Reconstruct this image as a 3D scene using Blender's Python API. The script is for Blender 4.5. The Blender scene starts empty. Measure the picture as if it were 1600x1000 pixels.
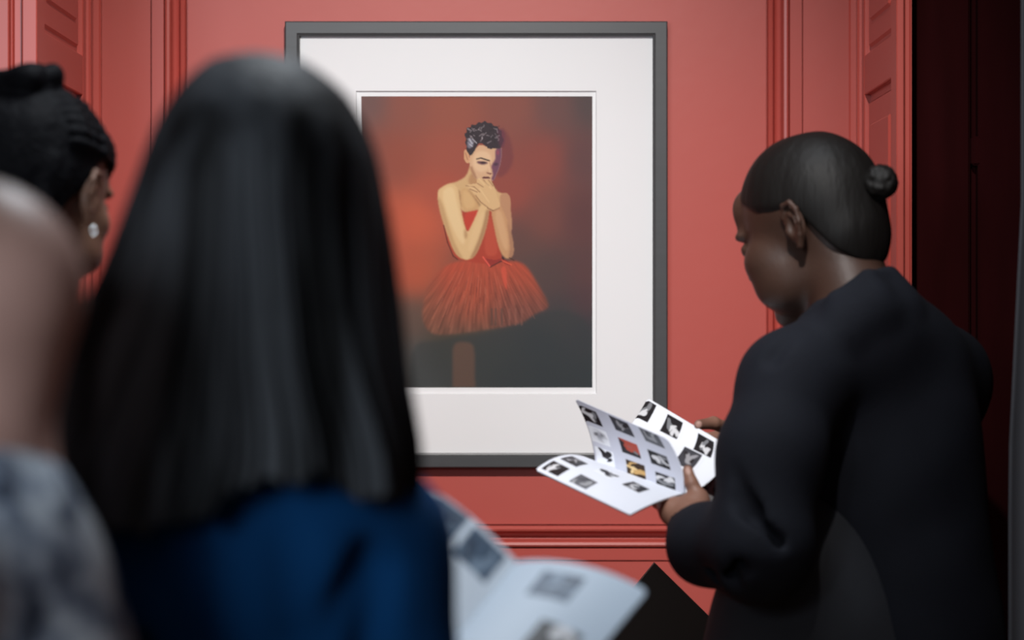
import bpy, math, random
import numpy as np
from mathutils import Vector, Matrix

random.seed(4); rng = np.random.RandomState(7)
C = bpy.context.scene.collection
FPX = 4530.0; CAMZ = 1.42; CAMY = -5.0

def P(px, py, d):
    "point that the photograph shows at pixel (px,py), d metres in front of the camera"
    return np.array([(px-800)*d/FPX, CAMY+d, CAMZ-(py-500)*d/FPX])
def lin(c):
    c = np.asarray(c, float)/255.0
    return np.where(c <= .04045, c/12.92, ((c+.055)/1.055)**2.4)

# ------------------------------------------------------------ materials
def mat(name, col, rough=.6, spec=.5, noise=0.0, nscale=8.0, bump=0.0, bscale=60.0, attr=False, sheen=0.0, stretch=None, metallic=0.0, coat=0.0, attr_name='Col', ncon=0.0):
    m = bpy.data.materials.new(name); m.use_nodes = True
    nt = m.node_tree; b = nt.nodes['Principled BSDF']
    b.inputs['Roughness'].default_value = rough
    b.inputs['Specular IOR Level'].default_value = spec
    b.inputs['Metallic'].default_value = metallic
    b.inputs['Coat Weight'].default_value = coat
    if sheen: b.inputs['Sheen Weight'].default_value = sheen
    b.inputs['Base Color'].default_value = (*col, 1)
    src = None
    if attr:
        a = nt.nodes.new('ShaderNodeAttribute'); a.attribute_name = attr_name; src = a.outputs['Color']
    tc = nt.nodes.new('ShaderNodeTexCoord')
    mp = nt.nodes.new('ShaderNodeMapping'); nt.links.new(tc.outputs['Object'], mp.inputs['Vector'])
    if stretch: mp.inputs['Scale'].default_value = stretch
    if noise > 0:
        n = nt.nodes.new('ShaderNodeTexNoise'); n.inputs['Scale'].default_value = nscale; n.inputs['Detail'].default_value = 5
        nt.links.new(mp.outputs['Vector'], n.inputs['Vector'])
        r = nt.nodes.new('ShaderNodeMapRange')
        r.inputs['From Min'].default_value = ncon; r.inputs['From Max'].default_value = 1-ncon
        r.inputs['To Min'].default_value = 1-noise; r.inputs['To Max'].default_value = 1+noise
        nt.links.new(n.outputs['Fac'], r.inputs['Value'])
        mx = nt.nodes.new('ShaderNodeVectorMath'); mx.operation = 'SCALE'
        if src is not None: nt.links.new(src, mx.inputs[0])
        else: mx.inputs[0].default_value = col
        nt.links.new(r.outputs['Result'], mx.inputs['Scale']); src = mx.outputs['Vector']
    if src is not None: nt.links.new(src, b.inputs['Base Color'])
    if bump > 0:
        n2 = nt.nodes.new('ShaderNodeTexNoise'); n2.inputs['Scale'].default_value = bscale; n2.inputs['Detail'].default_value = 4
        nt.links.new(mp.outputs['Vector'], n2.inputs['Vector'])
        bp = nt.nodes.new('ShaderNodeBump'); bp.inputs['Strength'].default_value = bump; bp.inputs['Distance'].default_value = .004
        nt.links.new(n2.outputs['Fac'], bp.inputs['Height']); nt.links.new(bp.outputs['Normal'], b.inputs['Normal'])
    return m

M = {}
M['wall'] = mat('red_wall_paint', (.52, .092, .072), .42, .45, noise=.05, nscale=3, bump=.06, bscale=30)
M['trim'] = mat('red_trim_paint', (.52, .09, .07), .34, .5, noise=.03, nscale=6)
M['floor'] = mat('floor_oak', (.16, .08, .04), .45, .5, noise=.3, nscale=4, stretch=(1, 8, 1))
M['ceiling'] = mat('ceiling_plaster', (.6, .58, .55), .8, .2, noise=.03)
M['outer'] = mat('room_plaster', (.22, .07, .06), .7, .3, noise=.05)
M['darkdoor'] = mat('door_shade_colour', (.026, .0035, .0040), .95, .05, noise=.3, nscale=5, stretch=(6, 6, 1))  # darkened maroon, stands in for the shade of the unlit opening
M['frame'] = mat('frame_black_satin', (.065, .067, .07), .38, .5, noise=.12, nscale=20, stretch=(1, 1, 6))
M['mat_board'] = mat('white_mat_board', (.90, .905, .915), .85, .15, noise=.01, nscale=12)
M['print'] = mat('photographic_print', (1, 1, 1), .55, .25, attr=True)
M['page'] = mat('booklet_paper', (1, 1, 1), .5, .35, attr=True)
M['pageback'] = mat('booklet_cover_paper', (.5, .5, .52), .5, .35, noise=.02)
M['skin'] = mat('skin', (.2, .1, .06), .48, .35, attr=True, noise=.12, nscale=35, bump=.08, bscale=180)
M['hair'] = mat('black_hair', (.0055, .0045, .0040), .58, .22, bump=.4, bscale=90, stretch=(1, 1, .12), noise=.3, nscale=40)
M['hair2'] = mat('black_long_hair', (.025, .0275, .031), .6, .15, bump=.6, bscale=70, stretch=(1, 1, .06), noise=.92, nscale=20, ncon=.40)
M['hair3'] = mat('greyish_braided_hair', (.003, .003, .0045), .7, .1, bump=.6, bscale=120, noise=.3, nscale=40)
M['jacket'] = mat('black_wool_jacket', (.0088, .0098, .0145), .85, .15, noise=.25, nscale=14, bump=.15, bscale=300)
M['tunic'] = mat('charcoal_tunic', (.032, .034, .040), .8, .2, noise=.2, nscale=14, bump=.15, bscale=300)
M['blue'] = mat('deep_blue_top', (.0012, .045, .150), .9, .15, noise=.2, nscale=9, bump=.2, bscale=200)
M['trouser'] = mat('black_trousers', (.012, .012, .015), .8, .3, noise=.2)
M['shoe'] = mat('black_shoe_leather', (.01, .01, .01), .4, .5, noise=.2)
M['grey'] = mat('grey_curtain_cloth', (.11, .11, .12), .8, .2, noise=.15, nscale=20, stretch=(1, 1, .1))
M['board'] = mat('dark_brown_board', (.016, .007, .003), .5, .3, noise=.2)
M['pearl'] = mat('silver_earring', (.7, .7, .68), .2, .6, metallic=.9, noise=.02)
M['plum'] = mat('dark_plum_sweater', (.012, .011, .015), .8, .3, noise=.2)
M['elastic'] = mat('hair_tie_band', (.004, .004, .005), .7, .3, noise=.2)

# patterned shirt (blotches of pale blue, white and slate)
def shirt_mat():
    m = bpy.data.materials.new('marbled_shirt_cloth'); m.use_nodes = True
    nt = m.node_tree; b = nt.nodes['Principled BSDF']; b.inputs['Roughness'].default_value = .85
    b.inputs['Specular IOR Level'].default_value = .2
    tc = nt.nodes.new('ShaderNodeTexCoord'); n = nt.nodes.new('ShaderNodeTexNoise')
    n.inputs['Scale'].default_value = 26; n.inputs['Detail'].default_value = 4; n.inputs['Distortion'].default_value = .6
    r = nt.nodes.new('ShaderNodeValToRGB'); e = r.color_ramp.elements
    e[0].position = .38; e[0].color = (.05, .065, .10, 1); e[1].position = .62; e[1].color = (.70, .80, .88, 1)
    k = e.new(.5); k.color = (.30, .37, .48, 1)
    nt.links.new(tc.outputs['Object'], n.inputs['Vector']); nt.links.new(n.outputs['Fac'], r.inputs['Fac'])
    nt.links.new(r.outputs['Color'], b.inputs['Base Color']); return m
M['shirt'] = shirt_mat()

# ------------------------------------------------------------ object helpers
def tag(o, label=None, cat=None, group=None, kind=None):
    if label: o['label'] = label
    if cat: o['category'] = cat
    if group: o['group'] = group
    if kind: o['kind'] = kind
    return o
def empty(name, loc, label, cat, group=None):
    o = bpy.data.objects.new(name, None); C.objects.link(o); o.location = loc
    o.empty_display_size = .1
    return tag(o, label, cat, group)
def mesh_obj(name, verts, faces, m, parent=None, smooth=False, cols=None, origin=None):
    verts = np.asarray(verts, float)
    if origin is None: origin = parent.location if parent is not None else (verts.min(0)+verts.max(0))/2
    o0 = np.array(origin, float)
    me = bpy.data.meshes.new(name)
    vl = verts-o0
    me.from_pydata(vl.tolist(), [], [list(map(int, f)) for f in faces] if not isinstance(faces, np.ndarray) else faces.tolist())
    if cols is not None:
        a = me.color_attributes.new('Col', 'FLOAT_COLOR', 'POINT')
        cc = np.ones((len(verts), 4), np.float32); cc[:, :3] = cols
        a.data.foreach_set('color', cc.ravel())
    me.materials.append(m); me.update()
    if smooth: me.polygons.foreach_set('use_smooth', [True]*len(me.polygons))
    o = bpy.data.objects.new(name, me); C.objects.link(o)
    if parent is None: o.location = o0
    else: o.parent = parent
    return o
class MB:
    def __init__(s): s.v = []; s.f = []
    def add(s, v, f):
        n = len(s.v); s.v += [tuple(map(float, p)) for p in v]; s.f += [[i+n for i in q] for q in f]
    def box(s, x0, x1, y0, y1, z0, z1, bev=0.0):
        if bev <= 0:
            s.add([(x, y, z) for x in (x0, x1) for y in (y0, y1) for z in (z0, z1)],
                  [(0, 1, 3, 2), (4, 6, 7, 5), (0, 4, 5, 1), (2, 3, 7, 6), (0, 2, 6, 4), (1, 5, 7, 3)]); return
        b = bev; c = [(x0, x1), (y0, y1), (z0, z1)]; vs = []; idx = {}
        for sx in (0, 1):
            for sy in (0, 1):
                for sz in (0, 1):
                    for ax in range(3):
                        p = [c[0][sx], c[1][sy], c[2][sz]]
                        for k in range(3):
                            if k != ax: p[k] += b*(1 if (sx, sy, sz)[k] == 0 else -1)
                        idx[(sx, sy, sz, ax)] = len(vs); vs.append(tuple(p))
        fs = []
        for ax in range(3):
            o = [k for k in range(3) if k != ax]
            for sd in (0, 1):
                q = []
                for (a, bb) in ((0, 0), (1, 0), (1, 1), (0, 1)):
                    t = [0, 0, 0]; t[ax] = sd; t[o[0]] = a; t[o[1]] = bb; q.append(idx[(*t, ax)])
                fs.append(q)
        for ax in range(3):
            o = [k for k in range(3) if k != ax]
            for a in (0, 1):
                for bb in (0, 1):
                    t0 = [0, 0, 0]; t0[o[0]] = a; t0[o[1]] = bb; t1 = list(t0); t1[ax] = 1
                    fs.append([idx[(*t0, o[0])], idx[(*t1, o[0])], idx[(*t1, o[1])], idx[(*t0, o[1])]])
        for sx in (0, 1):
            for sy in (0, 1):
                for sz in (0, 1): fs.append([idx[(sx, sy, sz, k)] for k in range(3)])
        s.add(vs, fs)
    def build(s, name, m, parent=None, smooth=False, **k): return mesh_obj(name, s.v, s.f, m, parent, smooth, **k)
def struct(name, mb, m): return tag(mb.build(name, m), kind='structure')
def recalc(o):
    import bmesh
    bm = bmesh.new(); bm.from_mesh(o.data); bmesh.ops.recalc_face_normals(bm, faces=bm.faces); bm.to_mesh(o.data); bm.free()

# ------------------------------------------------------------ signed distance modelling -> surface nets
def vnoise(X, Y, Z, seed=0, octs=((1, 1.0),)):
    r = np.random.RandomState(seed); out = 0
    for f, a in octs:
        for k in range(5):
            d = r.randn(3); d /= np.linalg.norm(d); ph = r.rand()*6.28
            out = out + a*np.sin((X*d[0]+Y*d[1]+Z*d[2])*f*(0.8+.5*r.rand())+ph)/5
    return out
class SDF:
    def __init__(s): s.ops = []
    def _b(s, pts, r): pts = np.asarray(pts); return pts.min(0)-r, pts.max(0)+r
    def cap(s, a, b, ra, rb=None, k=.01, sub=False, flat=None):
        rb = ra if rb is None else rb; a = np.asarray(a, float); b = np.asarray(b, float)
        def f(X, Y, Z):
            ba = b-a; px, py, pz = X-a[0], Y-a[1], Z-a[2]
            L = max(ba.dot(ba), 1e-12)
            h = np.clip((px*ba[0]+py*ba[1]+pz*ba[2])/L, 0, 1)
            qx, qy, qz = px-h*ba[0], py-h*ba[1], pz-h*ba[2]
            if flat is not None:                      # flatten along an axis
                n, sc = flat; n = np.asarray(n, float); n = n/np.linalg.norm(n)
                dn = qx*n[0]+qy*n[1]+qz*n[2]
                q2 = qx*qx+qy*qy+qz*qz-dn*dn; return (np.sqrt(np.maximum(q2+(dn/sc)**2, 0))-(ra+(rb-ra)*h))*min(1, sc)
            return np.sqrt(qx*qx+qy*qy+qz*qz)-(ra+(rb-ra)*h)
        lo, hi = s._b([a, b], max(ra, rb)); s.ops.append((f, lo, hi, k, sub)); return s
    def chain(s, pts, rs, k=.01, flat=None, sub=False):
        for i in range(len(pts)-1): s.cap(pts[i], pts[i+1], rs[i], rs[i+1], k, sub, flat)
        return s
    def ell(s, c, r, R=None, k=.01, sub=False):
        c = np.asarray(c, float); r = np.asarray(r, float); R = np.eye(3) if R is None else np.asarray(R)
        def f(X, Y, Z):
            px, py, pz = X-c[0], Y-c[1], Z-c[2]
            u = (px*R[0, 0]+py*R[1, 0]+pz*R[2, 0])/r[0]; v = (px*R[0, 1]+py*R[1, 1]+pz*R[2, 1])/r[1]; w = (px*R[0, 2]+py*R[1, 2]+pz*R[2, 2])/r[2]
            k0 = np.sqrt(u*u+v*v+w*w); k1 = np.sqrt((u/r[0])**2+(v/r[1])**2+(w/r[2])**2)
            return np.where(k1 > 1e-9, k0*(k0-1)/np.maximum(k1, 1e-9), -r.min())
        m = r.max(); s.ops.append((f, c-m, c+m, k, sub)); return s
    def plane_cut(s, p, n, lo, hi, k=.004):
        "remove the side n points to, inside the box"
        p = np.asarray(p, float); n = np.asarray(n, float); n = n/np.linalg.norm(n)
        s.ops.append((lambda X, Y, Z: -((X-p[0])*n[0]+(Y-p[1])*n[1]+(Z-p[2])*n[2]), np.asarray(lo), np.asarray(hi), k, True)); return s
    def custom(s, f, lo, hi, k=.01, sub=False): s.ops.append((f, np.asarray(lo), np.asarray(hi), k, sub)); return s
    def mesh(s, ax, noise=None):
        xs, ys, zs = [np.asarray(a, np.float64) for a in ax]
        F = np.full((len(xs), len(ys), len(zs)), .06, np.float32)
        for f, lo, hi, k, sub in s.ops:
            pad = k+.03
            i0, i1 = np.searchsorted(xs, [lo[0]-pad, hi[0]+pad]); j0, j1 = np.searchsorted(ys, [lo[1]-pad, hi[1]+pad]); k0, k1 = np.searchsorted(zs, [lo[2]-pad, hi[2]+pad])
            if i1 <= i0 or j1 <= j0 or k1 <= k0: continue
            X = xs[i0:i1, None, None]; Y = ys[None, j0:j1, None]; Z = zs[None, None, k0:k1]
            d = f(X, Y, Z).astype(np.float32)
            A = F[i0:i1, j0:j1, k0:k1]
            if sub:
                d = -d; h = np.clip(.5-.5*(A-d)/k, 0, 1); F[i0:i1, j0:j1, k0:k1] = A*(1-h)+d*h+k*h*(1-h)
            else:
                h = np.clip(.5+.5*(A-d)/k, 0, 1); F[i0:i1, j0:j1, k0:k1] = A*(1-h)+d*h-k*h*(1-h)
        if noise is not None: F += noise(xs[:, None, None], ys[None, :, None], zs[None, None, :]).astype(np.float32)
        return nets(F, xs, ys, zs)
def nets(F, xs, ys, zs):
    S = F < 0; n = F.shape
    cell = np.zeros((n[0]-1, n[1]-1, n[2]-1), np.int8)
    for i in (0, 1):
        for j in (0, 1):
            for k in (0, 1): cell += S[i:n[0]-1+i, j:n[1]-1+j, k:n[2]-1+k]
    act = (cell > 0) & (cell < 8); I, J, K = np.nonzero(act)
    idx = -np.ones(act.shape, np.int64); idx[I, J, K] = np.arange(len(I))
    acc = np.zeros((len(I), 3)); cnt = np.zeros(len(I)); cs = [(i, j, k) for i in (0, 1) for j in (0, 1) for k in (0, 1)]
    for a in cs:
        for ax in range(3):
            if a[ax] == 1: continue
            b = list(a); b[ax] = 1
            fa = F[I+a[0], J+a[1], K+a[2]]; fb = F[I+b[0], J+b[1], K+b[2]]
            m = (fa < 0) != (fb < 0); t = np.where(m, fa/np.where(m, fa-fb, 1), 0)
            pa = np.stack([xs[I+a[0]], ys[J+a[1]], zs[K+a[2]]], 1); pb = np.stack([xs[I+b[0]], ys[J+b[1]], zs[K+b[2]]], 1)
            acc += np.where(m[:, None], pa+(pb-pa)*t[:, None], 0); cnt += m
    V = acc/cnt[:, None]; faces = []
    for ax in range(3):
        sl0 = [slice(1, n[k]-1) for k in range(3)]; sl1 = list(sl0); sl0[ax] = slice(0, n[ax]-1); sl1[ax] = slice(1, n[ax])
        a = S[tuple(sl0)]; b = S[tuple(sl1)]; off = [1, 1, 1]; off[ax] = 0
        for flip, m in ((False, a & ~b), (True, ~a & b)):
            q = np.nonzero(m); q = [q[k]+off[k] for k in range(3)]
            o = [k for k in range(3) if k != ax]
            def g(du, dv):
                t = [q[0], q[1], q[2]]; t = list(t); t[o[0]] = t[o[0]]-du; t[o[1]] = t[o[1]]-dv; return idx[t[0], t[1], t[2]]
            quad = np.stack([g(1, 1), g(0, 1), g(0, 0), g(1, 0)], 1)
            if ax == 1: flip = not flip
            if flip: quad = quad[:, ::-1]
            faces.append(quad)
    Fc = np.concatenate(faces); Fc = Fc[(Fc >= 0).all(1)]
    return V, Fc
def axis(lo, hi, coarse, fine=()):
    "grid coordinates, with (a, b, step) stretches made finer"
    out = [lo]
    while out[-1] < hi:
        st = coarse
        for a, b, h in fine:
            if a <= out[-1] < b: st = min(st, h)
            elif out[-1] < a: st = min(st, max(h, (a-out[-1])*.35+h))
            elif out[-1] >= b: st = min(st, h+(out[-1]-b)*.35)
        out.append(out[-1]+st)
    return np.array(out)

def frame_axes(fwd_yaw, pitch, roll=0.0):
    """rows F (forward), L (left), U (up); yaw measured in the floor plane, pitch>0 looks down"""
    F = np.array([math.cos(fwd_yaw)*math.cos(pitch), math.sin(fwd_yaw)*math.cos(pitch), -math.sin(pitch)])
    L = np.array([-math.sin(fwd_yaw), math.cos(fwd_yaw), 0]); U = np.cross(F, L)
    if roll:
        c, s = math.cos(roll), math.sin(roll); L, U = L*c+U*s, U*c-L*s
    return F, L, U

def add_head(S, O, ax3, sc=1.0, ear_x=-.012, ear_z=-.01, full=0.0):
    F, L, U = ax3; R = np.stack([F, L, U], 1)
    w = lambda x, y, z: O+(F*x+L*y+U*z)*sc
    e = lambda c, r, k=.012, sub=False: S.ell(w(*c), np.array(r)*sc, R, k, sub)
    e((-.012, 0, .035), (.097, .076, .083), .01)
    e((.03, 0, -.02), (.058, .060, .083), .02)
    e((.03, 0, -.062), (.050, .054, .040), .02)
    e((.068, 0, -.092), (.020, .022, .018), .015)
    for s in (-1, 1):
        e((.052, .040*s, -.022), (.026, .024, .022), .015)
        if full: e((.044, .041*s, -.032), (.034, .029, .034), .02); e((.038, .036*s, -.066), (.036, .024, .028), .02)
        e((.079, .026*s, .021), (.014, .025, .008), .012)
        e((.03, .048*s, -.062), (.035, .012, .02), .02)
    e((.074, 0, .052), (.022, .045, .035), .02)
    S.cap(w(.088, 0, .012), w(.107, 0, -.024), .007*sc, .0095*sc, .008)
    for s in (-1, 1): e((.097, .011*s, -.030), (.010, .007, .007), .005)
    for s in (-1, 1):
        e((.097, .031*s, .003), (.014, .016, .011), .010, True)
        e((.079, .031*s, .002), (.0125, .0135, .0115), .002)
        S.cap(w(.0895, .020*s, .006), w(.083, .043*s, .005), .0022*sc, .0018*sc, .003)
    e((.086, 0, -.052), (.012, .022, .012), .008)
    e((.0945, 0, -.0545), (.006, .020, .0042), .003)
    e((.0925, 0, -.0635), (.0065, .017, .0048), .003)
    S.cap(w(.1005, -.017, -.059), w(.1005, .017, -.059), .0012*sc, None, .002, True)
    # ears: plate, helix, antihelix, tragus and lobe
    for s in (-1, 1):
        E = lambda x, z, y=.0: w(ear_x+x, s*(.074+y), ear_z+z)
        S.ell(E(-.004, .002, .002), np.array((.015, .007, .026))*sc, R, .005)
        hel = [(.010, .004, -.001), (.011, .020, .003), (.002, .031, .008), (-.012, .030, .012), (-.020, .018, .014), (-.019, .002, .013), (-.012, -.014, .009), (-.004, -.026, .004)]
        S.chain([E(a, b, c) for a, b, c in hel], [.003*sc, .0032*sc, .0034*sc, .0036*sc, .0036*sc, .0034*sc, .0034*sc, .005*sc], .003)
        S.ell(E(-.002, .001, .010), np.array((.008, .006, .013))*sc, R, .003, True)
        S.chain([E(-.002, .018, .008), E(-.011, .010, .010), E(-.011, -.004, .010), E(-.003, -.014, .007)], [.0022*sc]*4, .003)
        S.ell(E(.008, -.003, .004), np.array((.004, .004, .007))*sc, R, .003)
    return w

def add_hand(S, wrist, fdir, ndir, side, curl, spread=.10, thumb=None, sc=1.0, fl=None, k=.006):
    """wrist point, fdir along the palm to the knuckles, ndir out of the palm; side=+1 puts the thumb on +cross(fdir,ndir)"""
    f = np.asarray(fdir, float); f /= np.linalg.norm(f); n = np.asarray(ndir, float); n -= f*n.dot(f); n /= np.linalg.norm(n)
    t = np.cross(f, n)*side
    W = np.asarray(wrist, float)
    kn = []
    for i in range(4):
        off = (.028, .009, -.010, -.027)[i]; ln = (.088, .092, .088, .080)[i]
        K = W+(f*ln+t*off)*sc; kn.append(K)
        S.cap(W+(t*off*.55+f*.012)*sc, K, .0125*sc, .0098*sc, .012)
    S.ell(W+(f*.035+t*.022+n*.008)*sc, np.array((.028, .015, .014))*sc, np.stack([f, t, n], 1), .012)
    tips = []
    for i in range(4):
        L3 = [(.040, .024, .020), (.044, .028, .021), (.041, .026, .021), (.033, .020, .019)][i]
        a = 0; p = kn[i]; r = [.0088, .0080, .0072, .0060]; r = [q*(.88 if i == 3 else 1) for q in r]
        sp = (spread, spread*.3, -spread*.4, -spread)[i]
        cl = curl[i] if isinstance(curl[0], (tuple, list)) else curl
        for j in range(3):
            a += cl[j]; d = (f+t*sp); d /= np.linalg.norm(d); d = d*math.cos(a)+n*math.sin(a)
            q = p+d*L3[j]*sc; S.cap(p, q, r[j]*sc, r[j+1]*sc, .0025 if j else .006); p = q
        tips.append((p, d))
    b0 = W+(f*.018+t*.020+n*.006)*sc
    if thumb is None: thumb = [W+(f*.045+t*.048+n*.012)*sc, W+(f*.075+t*.060+n*.016)*sc, W+(f*.100+t*.062+n*.018)*sc]
    S.cap(b0, thumb[0], .0145*sc, .0115*sc, .012); S.cap(thumb[0], thumb[1], .0110*sc, .0100*sc, .004); S.cap(thumb[1], thumb[2], .0100*sc, .0078*sc, .004)
    return tips, f, n, t

def skin_cols(V, base, spots=()):
    c = np.tile(np.asarray(base, float), (len(V), 1))
    for p, r, col in spots:
        d = np.linalg.norm((V-np.asarray(p)[None]), axis=1) if np.isscalar(r) else np.sqrt(sum((((V-np.asarray(p)[None])@np.asarray(a))/b)**2 for a, b in r))
        rr = r if np.isscalar(r) else 1.0
        wgt = np.clip((rr-d)/(rr*.3), 0, 1)[:, None]; c = c*(1-wgt)+np.asarray(col)*wgt
    return c
def face_spots(w, ax3, base, lip, brow=(.006, .005, .005)):
    F, L, U = ax3; sp = []
    A = lambda a, b, c: [(F, a), (L, b), (U, c)]
    sp.append((w(.096, 0, -.059), A(.012, .024, .0095), lip))
    for s in (-1, 1):
        sp.append((w(.088, .031*s, .002), A(.007, .0115, .0055), (.55, .52, .5)))
        sp.append((w(.0915, .031*s, .001), .0052, (.012, .007, .005)))
        sp.append((w(.089, .031*s, .0078), A(.012, .014, .0022), (.004, .004, .004)))
        sp.append((w(.091, .029*s, .024), A(.018, .019, .0035), brow))
    return sp

# ============================================================ THE ROOM
XL, XR = -.703, .577                        # niche corners
def wx(px): return (px-800)*5.0/FPX
def wz(py): return CAMZ-(py-500)*5.0/FPX
CEIL = 3.3
px2m = 5.0/FPX
# sunk panel moulding that frames the centre of the wall: profile (distance outwards px, height px)
prof = [(0, 0), (.6, -5), (1.8, -5), (2.4, 3), (4, 8), (7, 10), (10, 9), (12, 5), (13, -4), (15, -8), (19, -10), (23, -8), (25, -4), (26, 4), (28, 7), (32, 8), (35, 6), (35.5, -5), (36.7, -5), (37.2, 1), (38, 2), (56, 2), (56.6, -6), (57.8, -6), (58.4, 0), (59.5, 0)]
ix0, ix1, iz0, iz1 = wx(293.5), wx(1196.5), wz(819), CEIL-.12
mb = MB(); m_ = []
for s, h in prof:
    o = s*px2m; m_.append([(ix0-o, -h*px2m, iz0-o), (ix1+o, -h*px2m, iz0-o), (ix1+o, -h*px2m, iz1+o), (ix0-o, -h*px2m, iz1+o)])
vs = [p for r in m_ for p in r]; fs = []
for i in range(len(prof)-1):
    for k in range(4): fs.append((i*4+k, i*4+(k+1) % 4, (i+1)*4+(k+1) % 4, (i+1)*4+k))
mb.add(vs, fs); struct('trim_1', mb, M['trim'])
oo = 59.5*px2m
mb = MB(); T = .02
mb.box(ix0, ix1, 0, T, iz0, iz1)                                       # centre panel
mb.box(XL-.05, ix0-oo, 0, T, 0, CEIL); mb.box(ix1+oo, XR+.05, 0, T, 0, CEIL)
mb.box(ix0-oo, ix1+oo, 0, T, 0, iz0-oo); mb.box(ix0-oo, ix1+oo, 0, T, iz1+oo, CEIL)
mb.box(XL-.05, XR+.05, .025, .10, 0, CEIL)
struct('wall_back', mb, M['wall'])
# panelled sides of the niche, coming towards the camera
def panelled_side(name, x, sgn, y_front):
    """sgn=+1: surface looks towards +x"""
    mb = MB(); L = -y_front
    def B(y0, y1, h0, h1, z0, z1, bev=.0015):
        a, b = x+sgn*h0, x+sgn*h1
        mb.box(min(a, b), max(a, b), -y1, -y0, z0, z1, bev)
    B(0, L-.004, -.022, -.012, 0, CEIL, 0)
    B(0, .055, -.02, -.004, 0, CEIL); B(.045, .075, -.02, .001, 0, CEIL)
    B(.08, .088, -.02, .006, 0, CEIL, .003); B(.09, .19, -.02, -.006, 0, CEIL); B(.19, .20, -.02, .005, 0, CEIL, .003)
    B(.20, .235, -.02, -.002, 0, CEIL); B(L-.075, L, -.02, -.002, 0, CEIL)
    for z0, z1 in ((0, .16), (.99, 1.09), (1.79, 1.855), (2.9, CEIL)): B(.22, L-.06, -.02, -.0025, z0, z1)
    for z0, z1 in ((.16, .99), (1.09, 1.79), (1.855, 2.9)):
        B(.245, L-.085, -.02, -.008, z0+.012, z1-.012, .004)
        B(.285, L-.120, -.02, -.004, z0+.05, z1-.05, .005)
    return struct(name, mb, M['trim'])
panelled_side('wall_left', XL, 1, -.70)
panelled_side('wall_right', XR, -1, -.645)
# front edges of the niche: architraves
def archi(name, x0, sgn, y, runs):
    mb = MB(); p = x0
    for w, h in runs:
        q = p+sgn*w; mb.box(min(p, q), max(p, q), y-h, y+.05, 0, CEIL, .0015); p = q
    return struct(name, mb, M['trim'])
archi('trim_2', XL+.001, -1, -.70, ((.022, .016), (.002, -.004), (.013, .0), (.004, .008), (.016, .020), (.016, .004), (.03, .012), (.03, .0)))
archi('trim_3', XR-.001, 1, -.645, ((.0115, .012), (.002, -.01), (.0085, .002), (.002, .006)))
mb = MB(); mb.box(-3.0, XL-.13, -.69, -.60, 0, CEIL); mb.box(XL-.14, XL-.045, -.65, -.55, 0, CEIL); struct('wall_left_front', mb, M['outer'])
mb = MB(); mb.box(1.62, 3.0, -.66, -.57, 0, CEIL); mb.box(.60, 1.62, -.66, -.57, 2.55, CEIL); struct('wall_right_front', mb, M['outer'])
mb = MB(); mb.box(-3.05, -3.0, -8, -.55, 0, CEIL); struct('wall_left_side', mb, M['outer'])
mb = MB(); mb.box(3.0, 3.05, -8, -.55, 0, CEIL); struct('wall_right_side', mb, M['outer'])
mb = MB(); mb.box(-3.05, 3.05, -8, .1, -.06, 0); struct('floor', mb, M['floor'])
mb = MB(); mb.box(-3.05, 3.05, -8, .1, CEIL, CEIL+.06); struct('ceiling', mb, M['ceiling'])
mb = MB(); mb.box(XL+.002, XR-.002, -.02, -.0135, 0, .14, .003); struct('baseboard_back', mb, M['trim'])
# panelled door right of the niche, unlit gloom painted into its colour
mb = MB()
mb.box(.598, 1.62, -.56, -.53, 0, 2.55)
mb.box(.598, .700, -.575, -.54, 0, 2.55, .004); mb.box(.71, .79, -.585, -.54, 0, 2.55, .004); mb.box(.93, 1.02, -.585, -.54, 0, 2.55, .004); mb.box(1.5, 1.62, -.585, -.54, 0, 2.55, .004)
for z0, z1 in ((0, .2), (.95, 1.1), (1.655, 1.70), (2.4, 2.55)): mb.box(.70, 1.6, -.584, -.54, z0, z1, .004)
for z0, z1 in ((.24, .91), (1.14, 1.62), (1.74, 2.36)): mb.box(.815, .905, -.575, -.54, z0, z1, .008)
struct('door_1', mb, M['darkdoor'])
# grey cloth hanging at the right rim
n = 60; vs = []; fs = []
for k in range(2):
    for i in range(n+1):
        t = i/n
        for z in (0.0, .6, 1.0, 1.15, 1.25, 1.35, 1.42, 1.50, 1.58, 2.0, 2.6):
            flare = max(0, min(1, (1.58-z)/.35))*.017
            x = .692-flare+t*.35; y = -1.07+.018*math.sin(t*22+.4)+k*.004
            vs.append((x, y, z))
m = 11
for k in range(2):
    for i in range(n):
        for j in range(m-1):
            a = k*(n+1)*m+i*m+j; fs.append((a, a+m, a+m+1, a+1))
for i in range(n):
    for j in (0, m-1): a = i*m+j; b = a+(n+1)*m; fs.append((a, a+m, b+m, b))
for j in range(m-1):
    for i in (0, n): a = i*m+j; b = a+(n+1)*m; fs.append((a, a+1, b+1, b))
cur = mesh_obj('curtain', vs, fs, M['grey'], smooth=True); tag(cur, 'plain grey cloth curtain hanging at the right rim beside the dark door', 'curtain')
mb = MB(); mb.box(.62, 1.3, -1.085, -1.055, 2.6, 2.63, .01); rod = tag(mb.build('curtain_rail', M['frame']), 'dark straight rail that the grey curtain hangs from', 'rail')
for bx in (.66, 1.24):
    mb = MB(); mb.box(bx, bx+.02, -1.08, -1.06, 2.628, CEIL+.002); mb.build('bracket', M['frame'], rod)

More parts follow.
